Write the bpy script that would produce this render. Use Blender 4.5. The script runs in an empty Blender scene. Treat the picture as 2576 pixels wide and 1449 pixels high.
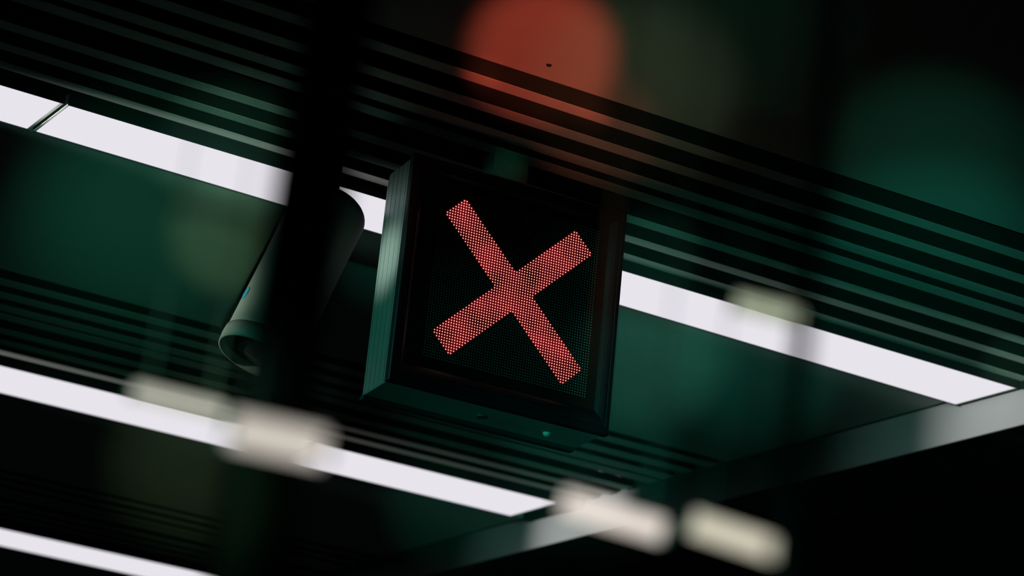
import bpy, bmesh, math, random
from mathutils import Vector, Matrix

# ------------------------------------------------------------------ camera
S = bpy.context.scene
C = S.collection
CAM = Vector((0.0, 0.0, 1.6))
F = 7000.0                                            # focal length in pixels of the 2576 px frame
R = Matrix(((0.8711694, 0.2490437, 0.4231325),        # camera (right, down, forward) -> world
            (-0.4739842, 0.2017850, 0.8571008),
            (0.1280738, -0.9472381, 0.2938317)))
cd = bpy.data.cameras.new('camera')
cam = bpy.data.objects.new('camera', cd)
C.objects.link(cam)
cd.sensor_fit = 'HORIZONTAL'
cd.sensor_width = 36.0
cd.lens = F / 2576.0 * 36.0
cd.clip_start = 0.05
cd.clip_end = 200
cd.dof.use_dof = True
cd.dof.focus_distance = 9.75
cd.dof.aperture_fstop = (cd.lens / 1000.0) / 0.037
mw = Matrix.Identity(4)
for i in range(3):
    mw[i][0] = R[i][0]
    mw[i][1] = -R[i][1]
    mw[i][2] = -R[i][2]
    mw[i][3] = CAM[i]
cam.matrix_world = mw
S.camera = cam

S.view_settings.view_transform = 'Standard'
S.view_settings.look = 'None'
S.view_settings.gamma = 1.0
S.view_settings.use_curve_mapping = False
S.view_settings.exposure = 0.0
S.cycles.use_denoising = True
S.cycles.sample_clamp_indirect = 4.0

# ------------------------------------------------------------------ world and added lamps
W = bpy.data.worlds.new('World')
S.world = W
W.use_nodes = True
bg = W.node_tree.nodes['Background']
bg.inputs[0].default_value = (0.03, 0.5, 0.36, 1)
bg.inputs[1].default_value = 0.010

K = 3.4 / 3.7                     # distances of the ceiling from the camera were measured for a 3.7 m rise
CEIL = 1.6 + 3.7 * K


def ray(px, py):
    return (R @ Vector(((px - 1288.0) / F, (py - 724.5) / F, 1.0)))


def at(px, py, z=CEIL):
    """the point of the horizontal plane z seen at a pixel of the photograph"""
    d = ray(px, py)
    return CAM + d * ((z - CAM.z) / d.z)


LP = Vector((-0.05, -0.12, 1.30))      # unseen spots added below the camera to put glow patches on the ceiling


def flood(px, py, rad, col, power, blend=1.0, pos=None, soft=0.03):
    power *= 0.8
    p = LP if pos is None else Vector(pos)
    ld = bpy.data.lights.new('added_flood', 'SPOT')
    ld.energy = power
    ld.color = col
    t = at(px, py)
    dist = (t - p).length
    camd = (t - CAM).length
    ld.spot_size = 2 * math.atan(rad / F * camd / dist)
    ld.spot_blend = blend
    ld.shadow_soft_size = soft
    o = bpy.data.objects.new('added_flood', ld)
    C.objects.link(o)
    o.location = p
    o.rotation_euler = (t - p).to_track_quat('-Z', 'Y').to_euler()
    return o


TEAL = (0.05, 1.0, 0.72)
GREEN = (0.10, 1.0, 0.62)
GREY = (0.42, 1.0, 0.72)
OLIVE = (0.62, 1.0, 0.50)
RED = (1.0, 0.115, 0.065)
flood(1365, 135, 225, RED, 4300, 0.75)
flood(1590, 230, 330, (0.75, 0.9, 0.5), 420, 1.0)
flood(1215, 192, 45, RED, 2400, 1.0)
flood(1490, 288, 55, RED, 2600, 1.0)
flood(1500, 325, 190, RED, 900, 1.0)
flood(1275, 415, 60, GREEN, 260, 1.0)
flood(590, 380, 230, GREY, 1700, 1.0)
flood(400, 520, 420, GREEN, 750, 1.0)
flood(590, 590, 200, OLIVE, 1500, 0.8)
flood(300, 700, 420, GREEN, 600, 1.0)
flood(640, 960, 240, GREY, 500, 1.0)
flood(1640, 640, 150, (0.2, 1.0, 0.74), 1300, 1.0)
flood(1630, 890, 250, (0.2, 1.0, 0.72), 2100, 1.0)
flood(1700, 900, 520, TEAL, 420, 1.0)
flood(2350, 700, 600, TEAL, 130, 1.0)
flood(1900, 920, 260, TEAL, 800, 1.0)
flood(2340, 720, 400, TEAL, 950, 1.0)
flood(2330, 430, 330, GREEN, 260, 1.0)
flood(2540, 915, 90, GREY, 2200, 1.0)
flood(1800, 60, 420, GREEN, 110, 1.0)
flood(1480, 1180, 280, TEAL, 1100, 1.0)
flood(1230, 1180, 330, TEAL, 500, 1.0)
flood(500, 1180, 280, OLIVE, 1500, 1.0)
flood(1120, 1290, 190, GREEN, 700, 1.0)
flood(2450, 1420, 220, TEAL, 300, 1.0)


def wash(pos, aim, deg, col, power, blend=1.0, soft=0.05):
    """an unseen spot added outside the frame to brighten the point it aims at"""
    ld = bpy.data.lights.new('added_wash', 'SPOT')  # added light source, no fixture of the hall
    ld.energy = power
    ld.color = col
    ld.spot_size = math.radians(deg)
    ld.spot_blend = blend
    ld.shadow_soft_size = soft
    o = bpy.data.objects.new('added_wash', ld)
    C.objects.link(o)
    o.location = pos
    o.rotation_euler = (Vector(aim) - Vector(pos)).to_track_quat('-Z', 'Y').to_euler()


wash((-1.5, 8.3, 3.9), (3.72, 8.52, 4.50), 3.4, (0.85, 1.0, 0.9), 3200)
wash((-1.5, 8.3, 3.9), (3.72, 8.52, 4.25), 14, TEAL, 420)
wash((-2.0, 8.6, 4.4), (3.35, 8.95, 4.25), 6, (0.9, 1.0, 0.8), 4500)
wash((0.8, 9.35, 4.89), (6.98, 9.30, 4.90), 14, (1.0, 0.92, 0.92), 2600)
wash((0.8, 9.35, 4.89), (6.98, 9.60, 4.90), 22, (0.45, 1.0, 0.88), 330)
wash((0.8, 13.2, 4.89), (6.98, 13.1, 4.90), 12, (1.0, 0.92, 0.92), 2900)
wash((0.8, 13.2, 4.89), (6.98, 13.5, 4.90), 20, (0.45, 1.0, 0.88), 260)
wash((2.2, 3.2, 0.6), (4.0, 8.40, 4.10), 8, TEAL, 130)


# ------------------------------------------------------------------ materials
def mat(name, col, rough=0.5, metal=0.0, noise=0.0, scale=40.0, bump=0.0, spec=0.5):
    m = bpy.data.materials.new(name)
    m.use_nodes = True
    nt = m.node_tree
    b = nt.nodes['Principled BSDF']
    b.inputs['Base Color'].default_value = (*col, 1)
    b.inputs['Roughness'].default_value = rough
    b.inputs['Metallic'].default_value = metal
    b.inputs['Specular IOR Level'].default_value = spec
    if noise or bump:
        tc = nt.nodes.new('ShaderNodeTexCoord')
        nz = nt.nodes.new('ShaderNodeTexNoise')
        nz.inputs['Scale'].default_value = scale
        nz.inputs['Detail'].default_value = 4
        nt.links.new(tc.outputs['Object'], nz.inputs['Vector'])
        if noise:
            mr = nt.nodes.new('ShaderNodeMapRange')
            mr.inputs[3].default_value = 1 - noise
            mr.inputs[4].default_value = 1 + noise
            nt.links.new(nz.outputs['Fac'], mr.inputs[0])
            vm = nt.nodes.new('ShaderNodeVectorMath')
            vm.operation = 'SCALE'
            vm.inputs[0].default_value = col
            nt.links.new(mr.outputs[0], vm.inputs['Scale'])
            nt.links.new(vm.outputs[0], b.inputs['Base Color'])
        if bump:
            bp = nt.nodes.new('ShaderNodeBump')
            bp.inputs['Strength'].default_value = bump
            bp.inputs['Distance'].default_value = 0.002
            nt.links.new(nz.outputs['Fac'], bp.inputs['Height'])
            nt.links.new(bp.outputs[0], b.inputs['Normal'])
    return m


def emit(name, col, strength=1.0):
    m = bpy.data.materials.new(name)
    m.use_nodes = True
    nt = m.node_tree
    nt.nodes.clear()
    e = nt.nodes.new('ShaderNodeEmission')
    e.inputs[0].default_value = (*col, 1)
    e.inputs[1].default_value = strength
    o = nt.nodes.new('ShaderNodeOutputMaterial')
    nt.links.new(e.outputs[0], o.inputs[0])
    return m


M_CEIL = mat('painted_ceiling', (0.46, 0.50, 0.46), 0.75, noise=0.05, scale=6)
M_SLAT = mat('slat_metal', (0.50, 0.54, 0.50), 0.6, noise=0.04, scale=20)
M_SIDE = mat('slat_side_shade', (0.014, 0.026, 0.023), 0.8, spec=0.1)  # shade on the slat sides put into a dark colour
M_BLACK = mat('matt_black', (0.012, 0.016, 0.015), 0.85, spec=0.2)
M_VOID = mat('void_black', (0.006, 0.008, 0.008), 0.95, spec=0.05)
M_HOUS = mat('dark_lamp_housing', (0.03, 0.04, 0.038), 0.6, spec=0.3)
M_BEAM = mat('beam_paint', (0.13, 0.145, 0.14), 0.6, noise=0.05, scale=5)
M_DIFF = emit('lit_diffuser', (0.80, 0.775, 0.84), 1.0)
M_FLOOR = mat('floor_concrete', (0.05, 0.06, 0.055), 0.8, noise=0.2, scale=3)
M_ALU = mat('anodised_aluminium', (0.42, 0.50, 0.47), 0.36, 0.85, noise=0.06, scale=30)
M_UNDER = mat('housing_paint', (0.10, 0.125, 0.115), 0.6, noise=0.05, scale=60)
M_BEZEL = mat('black_bezel', (0.004, 0.007, 0.011), 0.4, noise=0.15, scale=50, spec=0.3)
M_BOARD = mat('led_board', (0.004, 0.006, 0.006), 0.7, spec=0.15)
M_LENS = mat('unlit_led_lens', (0.16, 0.5, 0.42), 0.5)
M_BRKT = mat('bracket_paint', (0.20, 0.26, 0.24), 0.7, noise=0.25, scale=30)
M_CAMW = mat('camera_housing_paint', (0.06, 0.068, 0.062), 0.6, spec=0.25)
M_POLE = mat('dark_pole', (0.0012, 0.002, 0.0018), 1.0, spec=0.0)
M_GLASS = mat('dark_glass', (0.01, 0.015, 0.015), 0.08)
M_BADGE = mat('blue_badge', (0.01, 0.10, 0.16), 0.4)
M_DOME = mat('sensor_dome', (0.24, 0.30, 0.27), 0.3)
M_LOCK = mat('lock_metal', (0.05, 0.06, 0.06), 0.4, 0.5)
M_REDCORE = emit('red_led_core', (1.0, 0.60, 0.47), 1.0)


def red_glow(name, col, lo, hi):
    m = emit(name, col, 1.0)
    nt = m.node_tree
    e = nt.nodes['Emission']
    tc = nt.nodes.new('ShaderNodeTexCoord')
    nz = nt.nodes.new('ShaderNodeTexNoise')
    nz.inputs['Scale'].default_value = 9
    nz.inputs['Detail'].default_value = 3
    nt.links.new(tc.outputs['Object'], nz.inputs['Vector'])
    mr = nt.nodes.new('ShaderNodeMapRange')
    mr.inputs[1].default_value = 0.32
    mr.inputs[2].default_value = 0.72
    mr.inputs[3].default_value = lo
    mr.inputs[4].default_value = hi
    nt.links.new(nz.outputs['Fac'], mr.inputs[0])
    nt.links.new(mr.outputs[0], e.inputs[1])
    return m


M_REDRING = red_glow('red_led_ring', (0.66, 0.035, 0.03), 0.5, 1.5)
M_REDBACK = red_glow('red_led_surround', (0.05, 0.001, 0.003), 0.1, 2.4)


# ------------------------------------------------------------------ helpers
def obj(name, bm, mats, parent=None, smooth=False):
    me = bpy.data.meshes.new(name)
    bm.normal_update()
    bm.to_mesh(me)
    bm.free()
    for m in (mats if isinstance(mats, (list, tuple)) else [mats]):
        me.materials.append(m)
    if smooth:
        for p in me.polygons:
            p.use_smooth = True
    o = bpy.data.objects.new(name, me)
    C.objects.link(o)
    if parent:
        o.parent = parent
    return o


def tag(o, label, cat, group=None):
    o['label'] = label
    o['category'] = cat
    if group:
        o['group'] = group
    return o


def thing(name, loc, label, cat, group=None):
    o = bpy.data.objects.new(name, None)
    o.empty_display_size = 0.1
    C.objects.link(o)
    o.location = loc
    return tag(o, label, cat, group)


def struct(o):
    o['kind'] = 'structure'
    return o


def box(bm, x0, x1, y0, y1, z0, z1, mi=0, bev=0.0):
    vs = [bm.verts.new((x, y, z)) for z in (z0, z1) for y in (y0, y1) for x in (x0, x1)]
    fs = [bm.faces.new([vs[i] for i in f]) for f in
          ((0, 2, 3, 1), (4, 5, 7, 6), (0, 1, 5, 4), (2, 6, 7, 3), (0, 4, 6, 2), (1, 3, 7, 5))]
    for f in fs:
        f.material_index = mi
    if bev:
        es = list({e for f in fs for e in f.edges})
        bmesh.ops.bevel(bm, geom=es, offset=bev, segments=2, affect='EDGES', profile=0.6)
    return fs


def hexa(bm, a0, a1, x0, x1, z0, z1):
    """a long bar between x0 and x1 whose y range is a0 at x0 and a1 at x1"""
    vs = [bm.verts.new(v) for v in
          ((x0, a0[0], z0), (x1, a1[0], z0), (x1, a1[1], z0), (x0, a0[1], z0),
           (x0, a0[0], z1), (x1, a1[0], z1), (x1, a1[1], z1), (x0, a0[1], z1))]
    for f in ((0, 3, 2, 1), (4, 5, 6, 7), (0, 1, 5, 4), (1, 2, 6, 5), (2, 3, 7, 6), (3, 0, 4, 7)):
        bm.faces.new([vs[i] for i in f])


def lathe(bm, prof, n=48, axis='Z', mi=0):
    """profile of (radius, height) turned about Z"""
    rings = []
    for r, h in prof:
        if r < 1e-6:
            rings.append([bm.verts.new((0, 0, h))])
        else:
            rings.append([bm.verts.new((r * math.cos(2 * math.pi * k / n), r * math.sin(2 * math.pi * k / n), h))
                          for k in range(n)])
    for a, b in zip(rings, rings[1:]):
        for k in range(n):
            k2 = (k + 1) % n
            if len(a) == 1 and len(b) == 1:
                continue
            if len(a) == 1:
                f = bm.faces.new((a[0], b[k2], b[k]))
            elif len(b) == 1:
                f = bm.faces.new((a[k], a[k2], b[0]))
            else:
                f = bm.faces.new((a[k], a[k2], b[k2], b[k]))
            f.material_index = mi


def tube(bm, p0, p1, r, n=24):
    p0, p1 = Vector(p0), Vector(p1)
    d = (p1 - p0)
    q = d.to_track_quat('Z', 'Y').to_matrix()
    ra, rb = [], []
    for k in range(n):
        v = q @ Vector((r * math.cos(2 * math.pi * k / n), r * math.sin(2 * math.pi * k / n), 0))
        ra.append(bm.verts.new(p0 + v))
        rb.append(bm.verts.new(p1 + v))
    for k in range(n):
        k2 = (k + 1) % n
        bm.faces.new((ra[k], ra[k2], rb[k2], rb[k]))
    bm.faces.new(ra[::-1])
    bm.faces.new(rb)


# ------------------------------------------------------------------ the hall: ceiling, beam, floor
XL, XE = -2.0, 7.655 * K              # the ceiling bays run along X and end at the cross beam
PER = (0.0, 4.16 * K, 8.52 * K)          # the three bays in view (slats, light line, smooth panel)


def smooth_panel(y0, y1, x0=XL, x1=XE):
    bm = bmesh.new()
    box(bm, x0, x1, y0, y1, CEIL, CEIL + 0.05)
    return bm


for y0, y1 in ((2.0, 8.441), (10.555, 12.60), (14.93, 16.96), (19.42, 30.0)):
    struct(obj('ceiling', smooth_panel(y0 * K, y1 * K), M_CEIL))
bm = bmesh.new()
box(bm, XL, XE, 2.0, 30.0, CEIL + 0.16, CEIL + 0.22)
struct(obj('ceiling', bm, M_VOID))
bm = bmesh.new()
box(bm, XE + 0.55, 26.0, 2.0, 30.0, CEIL, CEIL + 0.05)
struct(obj('ceiling', bm, M_HOUS))  # unlit ceiling beyond the beam, its darkness put into the colour
# cross beam at the end of the light lines
bm = bmesh.new()
box(bm, XE + 0.02, XE + 0.55, 2.0, 30.0, CEIL - 0.19, CEIL + 0.22, bev=0.006)
struct(obj('trim_1', bm, M_BEAM))
bm = bmesh.new()
box(bm, -12, 26.0, -10, 34.0, -0.1, 0.0)
struct(obj('floor', bm, M_FLOOR))

# ------------------------------------------------------------------ ceiling slats
# y of the slat's middle at x = 2.3, at x = 7.0, and the slat's width, for the first bay
SL = ((8.612, 8.664, 0.082), (8.850, 8.893, 0.083), (9.057, 9.134, 0.088), (9.205, 9.308, 0.086),
      (9.502, 9.566, 0.080), (9.712, 9.794, 0.072), (9.905, 10.018, 0.072))
ORD = ('first', 'second', 'third', 'fourth', 'fifth', 'sixth', 'seventh')
BAY = ('before the upper light line', 'before the middle light line', 'before the lowest light line')
for b, dy in enumerate(PER):
    for k, (ya, yb, w) in enumerate(SL):
        ya, yb, w = ya * K, yb * K, w * K
        if b:
            mid = 0.5 * (ya + yb)
            ya, yb = mid + dy - 0.0, mid + dy + 0.0
            ya -= 0.03 * (1 if b == 1 else -1) * -1
            yb -= 0.03
        sl = (yb - ya) / (4.7 * K)
        a = ya + sl * (XL - 2.3 * K)
        e = ya + sl * (XE - 2.3 * K)
        t = thing('metal_slat', (0.5 * (XL + XE), 0.5 * (a + e), CEIL),
                  'metal ceiling slat, %s of seven from the top, %s' % (ORD[k], BAY[b]),
                  'ceiling slat', 'ceiling slats ' + BAY[b])
        ox, oy = t.location.x, t.location.y
        t['kind'] = 'thing'
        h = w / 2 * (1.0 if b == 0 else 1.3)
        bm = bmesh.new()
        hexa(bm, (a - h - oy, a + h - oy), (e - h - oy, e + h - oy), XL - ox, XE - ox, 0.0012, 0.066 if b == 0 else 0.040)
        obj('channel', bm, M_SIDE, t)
        bm = bmesh.new()
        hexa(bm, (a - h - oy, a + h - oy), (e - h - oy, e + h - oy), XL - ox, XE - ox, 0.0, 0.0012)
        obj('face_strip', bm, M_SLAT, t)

# ------------------------------------------------------------------ light lines
ZB = CEIL - 0.03


def light(x0, x1, ya, yb, x_ref0, x_ref1, label, group):
    """ya, yb: (near, far) edges at x_ref0 and x_ref1"""
    def edge(i, x):
        return ya[i] + (yb[i] - ya[i]) * (x - x_ref0) / (x_ref1 - x_ref0)
    ym = 0.5 * (edge(0, x0) + edge(1, x0))
    t = thing('light_strip', (x0, ym, ZB), label, 'ceiling light', group)
    A = (edge(0, x0) - ym, edge(1, x0) - ym)
    B = (edge(0, x1) - ym, edge(1, x1) - ym)
    L = x1 - x0
    g = 0.006
    bm = bmesh.new()
    hexa(bm, (A[0] - g, A[0]), (B[0] - g, B[0]), 0, L, -0.004, 0.06)
    hexa(bm, (A[1], A[1] + g), (B[1], B[1] + g), 0, L, -0.004, 0.06)
    hexa(bm, A, B, 0, L, 0.045, 0.06)
    obj('housing', bm, M_HOUS, t)
    bm = bmesh.new()
    hexa(bm, A, B, 0.012, L - 0.012, 0.0, 0.012)
    obj('diffuser', bm, M_DIFF, t)
    for xa, xb, nm in ((0.0, 0.010, 'end_cap'), (L - 0.010, L, 'end_cap')):
        bm = bmesh.new()
        hexa(bm, A if xa == 0 else B, A if xa == 0 else B, xa, xb, 0.0, 0.045)
        obj(nm, bm, M_CEIL, t)
    return t


def sc(*v):
    return tuple(q * K * (CEIL - 0.03 - 1.6) / (3.64 * K) for q in v)


E0, E1 = sc(9.960, 10.366), sc(10.006, 10.470)      # edges of the first line at x = 2.63 and x = 7.6
XJ = (-4.15 * K, -1.82 * K, 0.55 * K, 2.915 * K, 5.30 * K, XE)
LB = {2: 'white glowing ceiling light at the left edge of the upper line',
      3: 'white glowing ceiling light left of the sign, past the dark joint',
      4: 'white glowing ceiling light right of the sign in the upper line'}
for k in (2, 3, 4):
    light(XJ[k] + 0.006, XJ[k + 1] - (0.008 if k < 4 else 0.0), E0, E1, 2.63 * K, XE,
          LB.get(k, 'white glowing ceiling light beyond the left edge of the upper line'),
          'lights of the upper line')
E0, E1 = sc(14.166, 14.769), sc(14.112, 14.710)
for k, (xa, xb) in enumerate((sc(1.0, 5.885), sc(5.89, 7.47))):
    light(xa, xb, E0, E1, 4.0 * K, 7.6 * K,
          ('white glowing light strip at the left edge of the middle line',
           'white glowing light strip below the sign, ending at the cross beam')[k], 'lights of the middle line')
E0, E1 = sc(18.561, 19.20), sc(18.50, 19.16)
light(1.5, 7.5 * K, E0, E1, 5.5 * K, 9.0 * K, 'white glowing light strip in the bottom left corner, lowest line', 'lights of the lowest line')

# ------------------------------------------------------------------ the lane signal
right = Vector((0.99951, -0.03144, -0.00109))
down = Vector((-0.00356, -0.07863, -0.9969))
inn = Vector((0.03125, 0.99641, -0.07871))
O = Vector((3.69632, 8.38848, 4.86054))
SW, SH, SD = 0.8545, 0.844, 0.2441
sign = thing('lane_signal', (0, 0, 0),
             'black square led traffic signal with a red lit X, hanging from the slatted ceiling', 'traffic signal')
m = Matrix.Identity(4)
base = O + right * (SW / 2) + down * SH
for i in range(3):
    m[i][0] = right[i]
    m[i][1] = inn[i]
    m[i][2] = -down[i]
    m[i][3] = base[i]
sign.matrix_world = m
HX = SW / 2


def ring_loft(bm, prof):
    """prof: list of (left, right, bottom, top insets, y)"""
    rows = []
    for l, r, b, t, y in prof:
        rows.append([bm.verts.new((-HX + l, y, b)), bm.verts.new((HX - r, y, b)),
                     bm.verts.new((HX - r, y, SH - t)), bm.verts.new((-HX + l, y, SH - t))])
    for a, b in zip(rows, rows[1:]):
        for k in range(4):
            k2 = (k + 1) % 4
            bm.faces.new((a[k], a[k2], b[k2], b[k]))


def pr(fl, fr, fb, ft, y):
    return (fl, fr, fb, ft, y)


WL, WR, WB, WT = 0.062, 0.055, 0.088, 0.052
prof = [(0.0, 0.0, 0.0, 0.0, 0.034), (0, 0, 0, 0, 0.006), (0.003, 0.003, 0.003, 0.003, 0.001),
        (0.007, 0.007, 0.007, 0.007, 0.0)]
for f, y in ((0.30, 0.0), (0.34, 0.005), (0.45, 0.003), (0.62, 0.005), (0.78, 0.012), (0.92, 0.022), (1.0, 0.030)):
    prof.append((WL * f, WR * f, WB * f, WT * f, y))
bm = bmesh.new()
ring_loft(bm, prof)
obj('bezel', bm, M_BEZEL, sign)

bm = bmesh.new()
box(bm, -HX + WL - 0.004, HX - WR + 0.004, 0.029, 0.036, WB - 0.004, SH - WT + 0.004)
obj('display_board', bm, M_BOARD, sign)

# housing behind the bezel, with grooved sides
IN = 0.007
Y0, Y1 = 0.038, SD


def side_pts(sx):
    pts = [(IN, Y0)]
    L = Y1 - Y0
    for fr in (0.13, 0.33, 0.52, 0.71, 0.87):
        g = Y0 + L * (1 - fr)
        pts.append((fr, g))
    return pts


poly = []
gw, gd = 0.0016, 0.004
grooves = sorted(Y0 + (Y1 - Y0) * (1 - q) for q in (0.13, 0.30, 0.49, 0.68, 0.87))
xl = -HX + IN
poly.append((xl, Y0))
for gi, g in enumerate(grooves):
    poly += [(xl, g - gw), (xl + gd, g - gw * 0.6), (xl + gd, g + gw * 0.6), (xl, g + gw)]
poly.append((xl, Y1 - 0.012))
poly.append((xl + 0.006, Y1))
xr = HX - 0.014
poly.append((xr - 0.006, Y1))
poly.append((xr, Y1 - 0.012))
for g in reversed(grooves):
    poly += [(xr, g + gw), (xr - gd, g + gw * 0.6), (xr - gd, g - gw * 0.6), (xr, g - gw)]
poly.append((xr, Y0))
bm = bmesh.new()
zt, zb = SH - 0.008, 0.010
top = [bm.verts.new((x, y, zt - (0.030 if y > Y1 - 0.02 else 0))) for x, y in poly]
bot = [bm.verts.new((x, y, zb)) for x, y in poly]
n = len(poly)
for k in range(n):
    k2 = (k + 1) % n
    bm.faces.new((bot[k], top[k], top[k2], bot[k2]))
bm.faces.new(top)
bm.faces.new(bot[::-1])
bmesh.ops.recalc_face_normals(bm, faces=bm.faces)
obj('housing', bm, M_ALU, sign)
# dark seal between bezel and housing
bm = bmesh.new()
box(bm, -HX + 0.012, HX - 0.018, 0.030, 0.040, 0.014, SH - 0.014)
obj('seal', bm, M_BLACK, sign)
# bottom panel with its dark rear flange
bm = bmesh.new()
box(bm, -HX + IN, HX - 0.016, Y0 + 0.003, Y1 - 0.004, 0.002, 0.010, bev=0.001)
bp = obj('bottom_panel', bm, M_UNDER, sign)
bp['label'] = 'dark green bottom panel with a lock and a sensor dome'
bm = bmesh.new()
box(bm, -HX + 0.004, HX - 0.022, Y1 - 0.030, Y1 + 0.004, -0.012, 0.003, bev=0.001)
obj('rear_flange', bm, M_BLACK, sign)
# lock
bm = bmesh.new()
lathe(bm, [(0.0, 0.002), (0.019, 0.002), (0.021, 0.0), (0.021, -0.003), (0.018, -0.005), (0.014, -0.004),
           (0.013, 0.0), (0.010, 0.0), (0.009, -0.002), (0.0, -0.002)], 32)
lk = obj('lock', bm, M_LOCK, sign, True)
lk.location = (0.4211 - HX, 0.134, 0.001)
# sensor dome
bm = bmesh.new()
lathe(bm, [(0.016, 0.001)] + [(0.014 * math.cos(a), -0.013 * math.sin(a)) for a in
                               [math.pi / 2 * i / 7 for i in range(8)]], 28)
dm = obj('sensor_dome', bm, M_DOME, sign, True)
dm.location = (0.679 - HX, 0.137, 0.001)
# mounting bracket and hanger up to the ceiling
bm = bmesh.new()
box(bm, 0.352 - HX, 0.490 - HX, 0.10, 0.20, SH - 0.010, SH + 0.148, bev=0.003)
obj('mounting_bracket', bm, M_BRKT, sign)
# led matrix of 64 x 64
X0, ZT = 0.1305 - HX, SH - 0.0855


def lit(c, r):
    for cc in (c, 63 - c):
        if abs(cc - r) <= 7 and 12 <= cc + r <= 114 and 3 <= cc <= 60 and 3 <= r <= 60:
            return True
    return False


def dome(bm, x, z, y, r, h, n, mi=0):
    rings = []
    for q in range(2):
        a = math.pi / 2 * q / 2
        rr = r * math.cos(a)
        yy = y - h * math.sin(a)
        rings.append([bm.verts.new((x + rr * math.cos(2 * math.pi * k / n), yy, z + rr * math.sin(2 * math.pi * k / n)))
                      for k in range(n)])
    tip = bm.verts.new((x, y - h, z))
    for k in range(n):
        k2 = (k + 1) % n
        f = bm.faces.new((rings[0][k], rings[0][k2], rings[1][k2], rings[1][k]))
        f.material_index = mi
        f = bm.faces.new((rings[1][k], rings[1][k2], tip))
        f.material_index = mi


def disc_ring(bm, x, z, y, r0, r1, n):
    a = [bm.verts.new((x + r0 * math.cos(2 * math.pi * k / n), y, z + r0 * math.sin(2 * math.pi * k / n))) for k in range(n)]
    b = [bm.verts.new((x + r1 * math.cos(2 * math.pi * k / n), y, z + r1 * math.sin(2 * math.pi * k / n))) for k in range(n)]
    for k in range(n):
        k2 = (k + 1) % n
        bm.faces.new((a[k], a[k2], b[k2], b[k]))


core, ring_, unlit, back = bmesh.new(), bmesh.new(), bmesh.new(), bmesh.new()
for c in range(64):
    for r in range(64):
        x, z = X0 + c * 0.01, ZT - r * 0.01
        if lit(c, r):
            dome(core, x, z, 0.0283, 0.0022, 0.0018, 8)
            disc_ring(ring_, x, z, 0.0283, 0.0022, 0.0035, 8)
            q = [back.verts.new((x + a * 0.005, 0.0287, z + b_ * 0.005)) for a, b_ in ((-1, -1), (1, -1), (1, 1), (-1, 1))]
            back.faces.new(q)
        else:
            dome(unlit, x, z, 0.0288, 0.0019, 0.0020, 6)
lx = obj('led_cross', core, M_REDCORE, sign)
lx['label'] = 'lit red leds forming a large X'
lx['kind'] = 'stuff'
lr = obj('led_glow_ring', ring_, M_REDRING, sign)
lr['kind'] = 'stuff'
lb = obj('lit_surround', back, M_REDBACK, sign)
lb['label'] = 'dark red glow between the lit leds'
lu = obj('unlit_leds', unlit, M_LENS, sign)
lu['label'] = 'grid of small unlit dark green leds'
lu['kind'] = 'stuff'

# ------------------------------------------------------------------ tilted camera housing left of the sign
def along(px, py, d):
    return CAM + ray(px, py) * d


rear = along(843, 500, 10.0)
front = along(655, 880, 9.7)
ax = (front - rear).normalized()
CR = 0.140
LN = (front - rear).length
cam_t = thing('surveillance_camera', (0, 0, 0),
              'large dark cylindrical surveillance camera tilted down, left of the red signal', 'security camera')
q = ax.to_track_quat('Z', 'Y').to_matrix().to_4x4()
q.translation = rear
cam_t.matrix_world = q
bm = bmesh.new()
pf = [(0.0, 0.0)]
for i in range(1, 9):
    a = math.pi / 2 * i / 8
    pf.append((CR * (0.45 + 0.55 * math.sin(a)) if i else 0, 0.07 * (1 - math.cos(a))))
pf += [(CR * 0.985, LN * 0.5), (CR, LN - 0.05), (CR * 0.97, LN - 0.012), (CR * 0.90, LN), (0.0, LN)]
lathe(bm, pf, 64)
obj('body', bm, M_CAMW, cam_t, True)
bm = bmesh.new()
lathe(bm, [(CR * 0.93, LN - 0.02), (CR * 1.035, LN - 0.028), (CR * 1.05, LN), (CR * 1.03, LN + 0.034), (CR * 0.98, LN + 0.036),
           (CR * 0.96, LN + 0.004)], 64)
hd = obj('front_hood', bm, M_CAMW, cam_t, True)
bm = bmesh.new()
lathe(bm, [(CR * 0.97, LN + 0.002), (CR * 0.6, LN + 0.010), (0.0, LN + 0.014)], 64)
obj('front_glass', bm, M_GLASS, cam_t, True)
# arm to the ceiling
bm = bmesh.new()
zc = CEIL
inv = q.inverted()
tube(bm, inv @ (rear + Vector((-0.02, 0.02, -0.12))), inv @ Vector((rear.x - 0.02, rear.y + 0.02, CEIL)), 0.035)
obj('mounting_arm', bm, M_BLACK, cam_t, True)
# oval badge low on the left flank: the flank facing the frame's left
lft = -(R.col[0]).normalized() * 1.0
fl = lft - ax * lft.dot(ax)
fl.normalize()
tow = (CAM - rear).normalized()
tow = (tow - ax * tow.dot(ax)).normalized()
nb = (fl * 0.86 + tow * 0.51).normalized()
pb = rear + ax * (LN * 0.77) + nb * (CR * 0.995)
bm = bmesh.new()
sx = ax
sy = nb.cross(ax).normalized()
cen = bm.verts.new(inv @ (pb + nb * 0.0035))
rg, rg2 = [], []
for k in range(28):
    a = 2 * math.pi * k / 28
    v = pb + sx * (0.025 * math.cos(a)) + sy * (0.017 * math.sin(a))
    rg.append(bm.verts.new(inv @ (v + nb * 0.002)))
    rg2.append(bm.verts.new(inv @ (v - nb * 0.006)))
for k in range(28):
    k2 = (k + 1) % 28
    bm.faces.new((cen, rg[k], rg[k2]))
    bm.faces.new((rg[k], rg2[k], rg2[k2], rg[k2]))
bd = obj('badge', bm, M_BADGE, cam_t)
bd['label'] = 'small dark blue oval badge'

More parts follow.
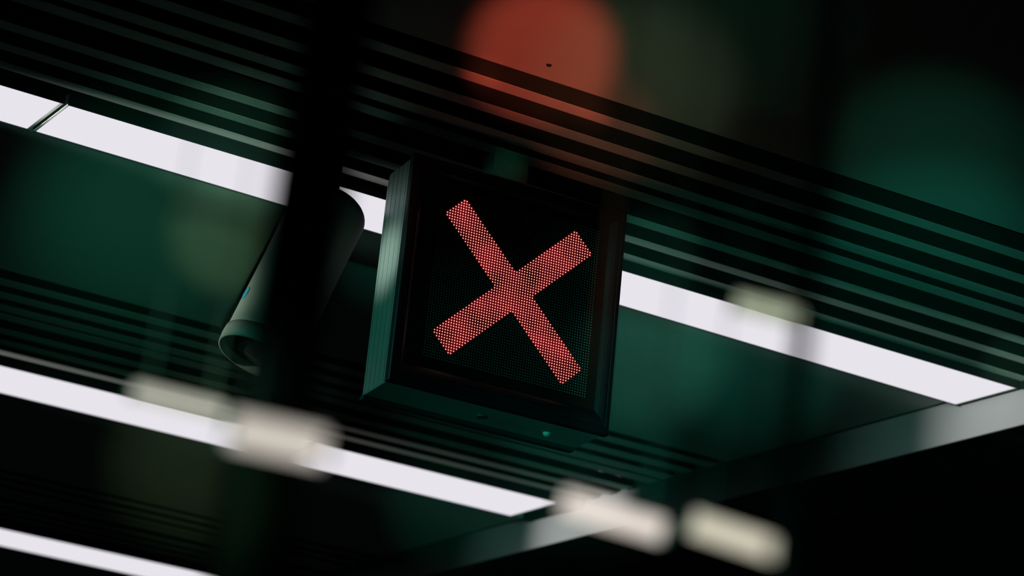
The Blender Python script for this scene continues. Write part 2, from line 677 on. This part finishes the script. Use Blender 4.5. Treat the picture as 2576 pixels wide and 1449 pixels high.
# ------------------------------------------------------------------ near dark poles, far out of focus
def pole(px, py, dist, r, label):
    p = along(px, py, dist)
    t = thing('pole', (p.x, p.y, 0.0), label, 'pole', 'near dark poles')
    bm = bmesh.new()
    tube(bm, (0, 0, 0.012), (0, 0, CEIL), r, 32)
    obj('shaft', bm, M_POLE, t, True)
    bm = bmesh.new()
    lathe(bm, [(0, 0.012), (r * 2.6, 0.012), (r * 2.8, 0.009), (r * 2.8, 0.0), (0, 0)], 32)
    obj('base_plate', bm, M_POLE, t)
    return t


pole(785, 455, 2.2, 0.0290, 'thick dark blurred upright pole left of the signal, close to the viewer')
pole(2045, 600, 2.0, 0.0065, 'thin dark blurred upright pole at the right, close to the viewer')


# ------------------------------------------------------------------ blurred glass reflections, added as small glowing tubes near the camera
def reflection_tube(a, b, da, db, r, col, label):
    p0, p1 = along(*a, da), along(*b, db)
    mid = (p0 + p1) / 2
    t = thing('glass_reflection', mid, label, 'reflection', 'out of focus reflections')
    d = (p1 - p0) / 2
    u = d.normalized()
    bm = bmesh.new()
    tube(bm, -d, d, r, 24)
    obj('tube', bm, emit('reflection_glow', col), t, True)
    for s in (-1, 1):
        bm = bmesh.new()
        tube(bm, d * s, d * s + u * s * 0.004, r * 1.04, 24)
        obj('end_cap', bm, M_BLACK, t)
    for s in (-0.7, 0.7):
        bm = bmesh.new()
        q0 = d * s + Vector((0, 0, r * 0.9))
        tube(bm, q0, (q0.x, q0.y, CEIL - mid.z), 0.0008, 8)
        obj('added_cable', bm, M_BLACK, t)
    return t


reflection_tube((340, 985), (560, 1038), 2.6, 2.6, 0.0075, (0.55, 0.55, 0.46),
        'dim blurred reflection tube over the left part of the middle light line')
reflection_tube((585, 1080), (815, 1130), 2.0, 2.0, 0.0110, (0.72, 0.66, 0.58),
        'pale blurred reflection tube bridging the gap in the middle light line')
reflection_tube((1415, 1262), (1665, 1335), 2.4, 2.4, 0.0095, (0.92, 0.82, 0.74),
        'pale blurred reflection tube just right of the middle light line end')
reflection_tube((1740, 1315), (1975, 1392), 2.4, 2.4, 0.0100, (0.70, 0.66, 0.52),
        'pale blurred reflection tube at the bottom, rightmost of the two')
reflection_tube((1850, 762), (2015, 800), 2.6, 2.6, 0.0085, (0.38, 0.42, 0.30),
        'dim blurred reflection tube above the upper light line, right of the signal')

# small dark fixing on the smooth ceiling in the red light
p = at(1381, 163)
bm = bmesh.new()
lathe(bm, [(0.0, -0.006), (0.007, -0.005), (0.010, 0.0)], 20)
bo = obj('ceiling_bolt', bm, M_BLACK, None, True)
bo.location = p
tag(bo, 'tiny dark bolt head on the smooth ceiling lit red', 'bolt')
